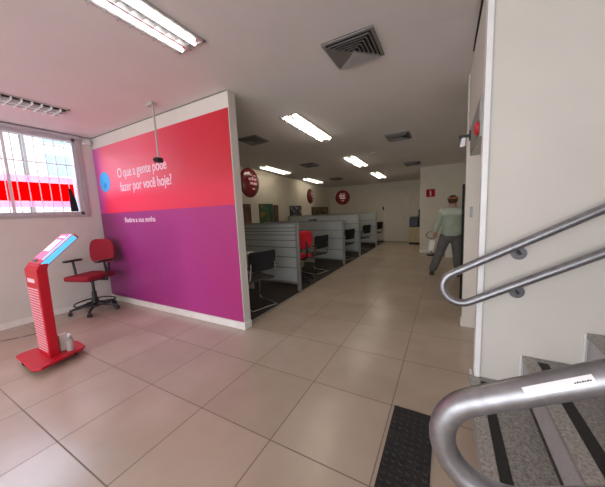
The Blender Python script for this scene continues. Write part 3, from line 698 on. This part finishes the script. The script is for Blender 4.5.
for hx, hy, hz, dx in ((-.275, -.06, .80, 0), (.28, .24, .94, 1)):
    for k in range(5):
        q = (k-2)*.015; ln = (.05, .075, .08, .075, .06)[k]
        if dx == 0: p = [(hx, hy+q*.6, hz, .012), (hx-.005, hy+q, hz-ln*.5, .009), (hx+.012, hy+q, hz-ln, .007)]
        else: p = [(hx+q*.6, hy, hz, .012), (hx+q, hy+ln*.5, hz, .009), (hx+q, hy+ln, hz-.015, .007)]
        skin('finger', p, [(0, 1), (1, 2)], M['skin'], pe, 1)
def loft(mb, rings, n=20):
    R_ = [[mb.bm.verts.new((cx+rx*math.cos(2*PI*k/n), cy+ry*math.sin(2*PI*k/n), z)) for k in range(n)] for cx, cy, z, rx, ry in rings]
    for p, q in zip(R_, R_[1:]):
        for k in range(n): mb.bm.faces.new((p[k], p[(k+1) % n], q[(k+1) % n], q[k]))
    mb.bm.faces.new(R_[0][::-1]); mb.bm.faces.new(R_[-1]); return mb
def cloth(mb, name, m):
    o = mb.build(name, m, pe, smooth=True)
    r = o.modifiers.new('remesh', 'REMESH'); r.mode = 'VOXEL'; r.voxel_size = .014; r.use_smooth_shade = True
    q = o.modifiers.new('smooth', 'SMOOTH'); q.iterations = 5; q.factor = .5; return o
def limb(mb, pts):
    for (a, ra), (b, rb) in zip(pts, pts[1:]): mb.tube([a, b], ra, n=14, r2=rb); mb.ball(b, rb, n=14)
    mb.ball(pts[0][0], pts[0][1], n=14)
t_ = loft(MB(), [(.05, 0, .82, .185, .135), (.05, 0, .90, .19, .14), (.06, 0, 1.0, .185, .135), (.07, 0, 1.15, .20, .14), (.07, 0, 1.27, .215, .14), (.07, .005, 1.35, .19, .115), (.07, .01, 1.395, .12, .085), (.067, .015, 1.43, .068, .065)])
limb(t_, [((-.11, 0, 1.31), .082), ((-.20, -.01, 1.07), .068), ((-.245, -.035, .93), .056)])
limb(t_, [((.25, 0, 1.31), .082), ((.315, .03, 1.07), .068), ((.30, .14, .97), .056)])
cloth(t_, 'shirt', M['shirt'])
y_ = loft(MB(), [(.07, -.004, 1.245, .222, .146), (.07, -.002, 1.29, .222, .146), (.07, .005, 1.36, .198, .122), (.07, .01, 1.40, .125, .09)])
y_.ball((-.105, 0, 1.315), .09, n=14).ball((.245, 0, 1.315), .09, n=14)
cloth(y_, 'shirt_yoke', M['yoke'])
t_ = loft(MB(), [(.05, 0, .70, .13, .10), (.05, 0, .78, .185, .14), (.05, 0, .88, .178, .13), (.05, 0, .905, .17, .125)])
limb(t_, [((-.05, 0, .80), .115), ((-.165, -.03, .45), .088), ((-.275, 0, .12), .078)])
limb(t_, [((.145, 0, .80), .115), ((.165, -.035, .45), .088), ((.19, .01, .12), .078)])
cloth(t_, 'trousers', M['trouser'])
MB().ball((.06, .01, 1.555), .098, (.92, 1.02, .95), 20).build('hair', M['hair'], pe, smooth=True)
MB().tube([(.06+.094*math.cos(2*PI*k/24), .01+.10*math.sin(2*PI*k/24), 1.585) for k in range(25)], .014, n=8, caps=False).build('headband', M['hairband'], pe, smooth=True)
for x, y in ((-.295, -.045), (.19, -.035)): MB().rbox(x-.045, x+.045, y-.13, y+.12, .0, .085, .03, 3).build('shoe', M['shoe'], pe, smooth=True)
tag(MB().prism([(-.37, .52), (-.29, .50), (-.25, .66), (-.25, .745), (-.35, .74)], 'y', -.006, .006).build('paper_sheet', M['paper']), 'white folded paper held low by the person', 'paper').location = (.06, 6.06, 0)
# ------------------------------------------------------------ waste bin and cleaning bucket beside the inner wall
wb = empty('wheeled_stand', (-.36, 8.45, 0), label='small grey round-handled stand against the wall left of the person', cat='stand')
MB().cyl((0, 0, .0), (0, 0, .03), .13, n=20).build('base', M['black'], wb); MB().cyl((0, 0, .03), (0, 0, .5), .018).build('post', M['alu'], wb)
MB().tube([(.14*math.cos(2*PI*k/24), 0, .6+.10*math.sin(2*PI*k/24)) for k in range(25)], .016, n=8, caps=False).build('handle_ring', M['alu'], wb, smooth=True)
bn = empty('waste_bin', (.12, 8.3, 0), label='pale waste bin on the floor seen between the person\'s legs', cat='bin')
MB().cyl((0, 0, 0), (0, 0, .42), .12, .15, n=24).build('bin_body', M['paper'], bn, smooth=True); MB().cyl((0, 0, .42), (0, 0, .45), .155, .12, n=24).build('lid', M['offwhite'], bn, smooth=True)
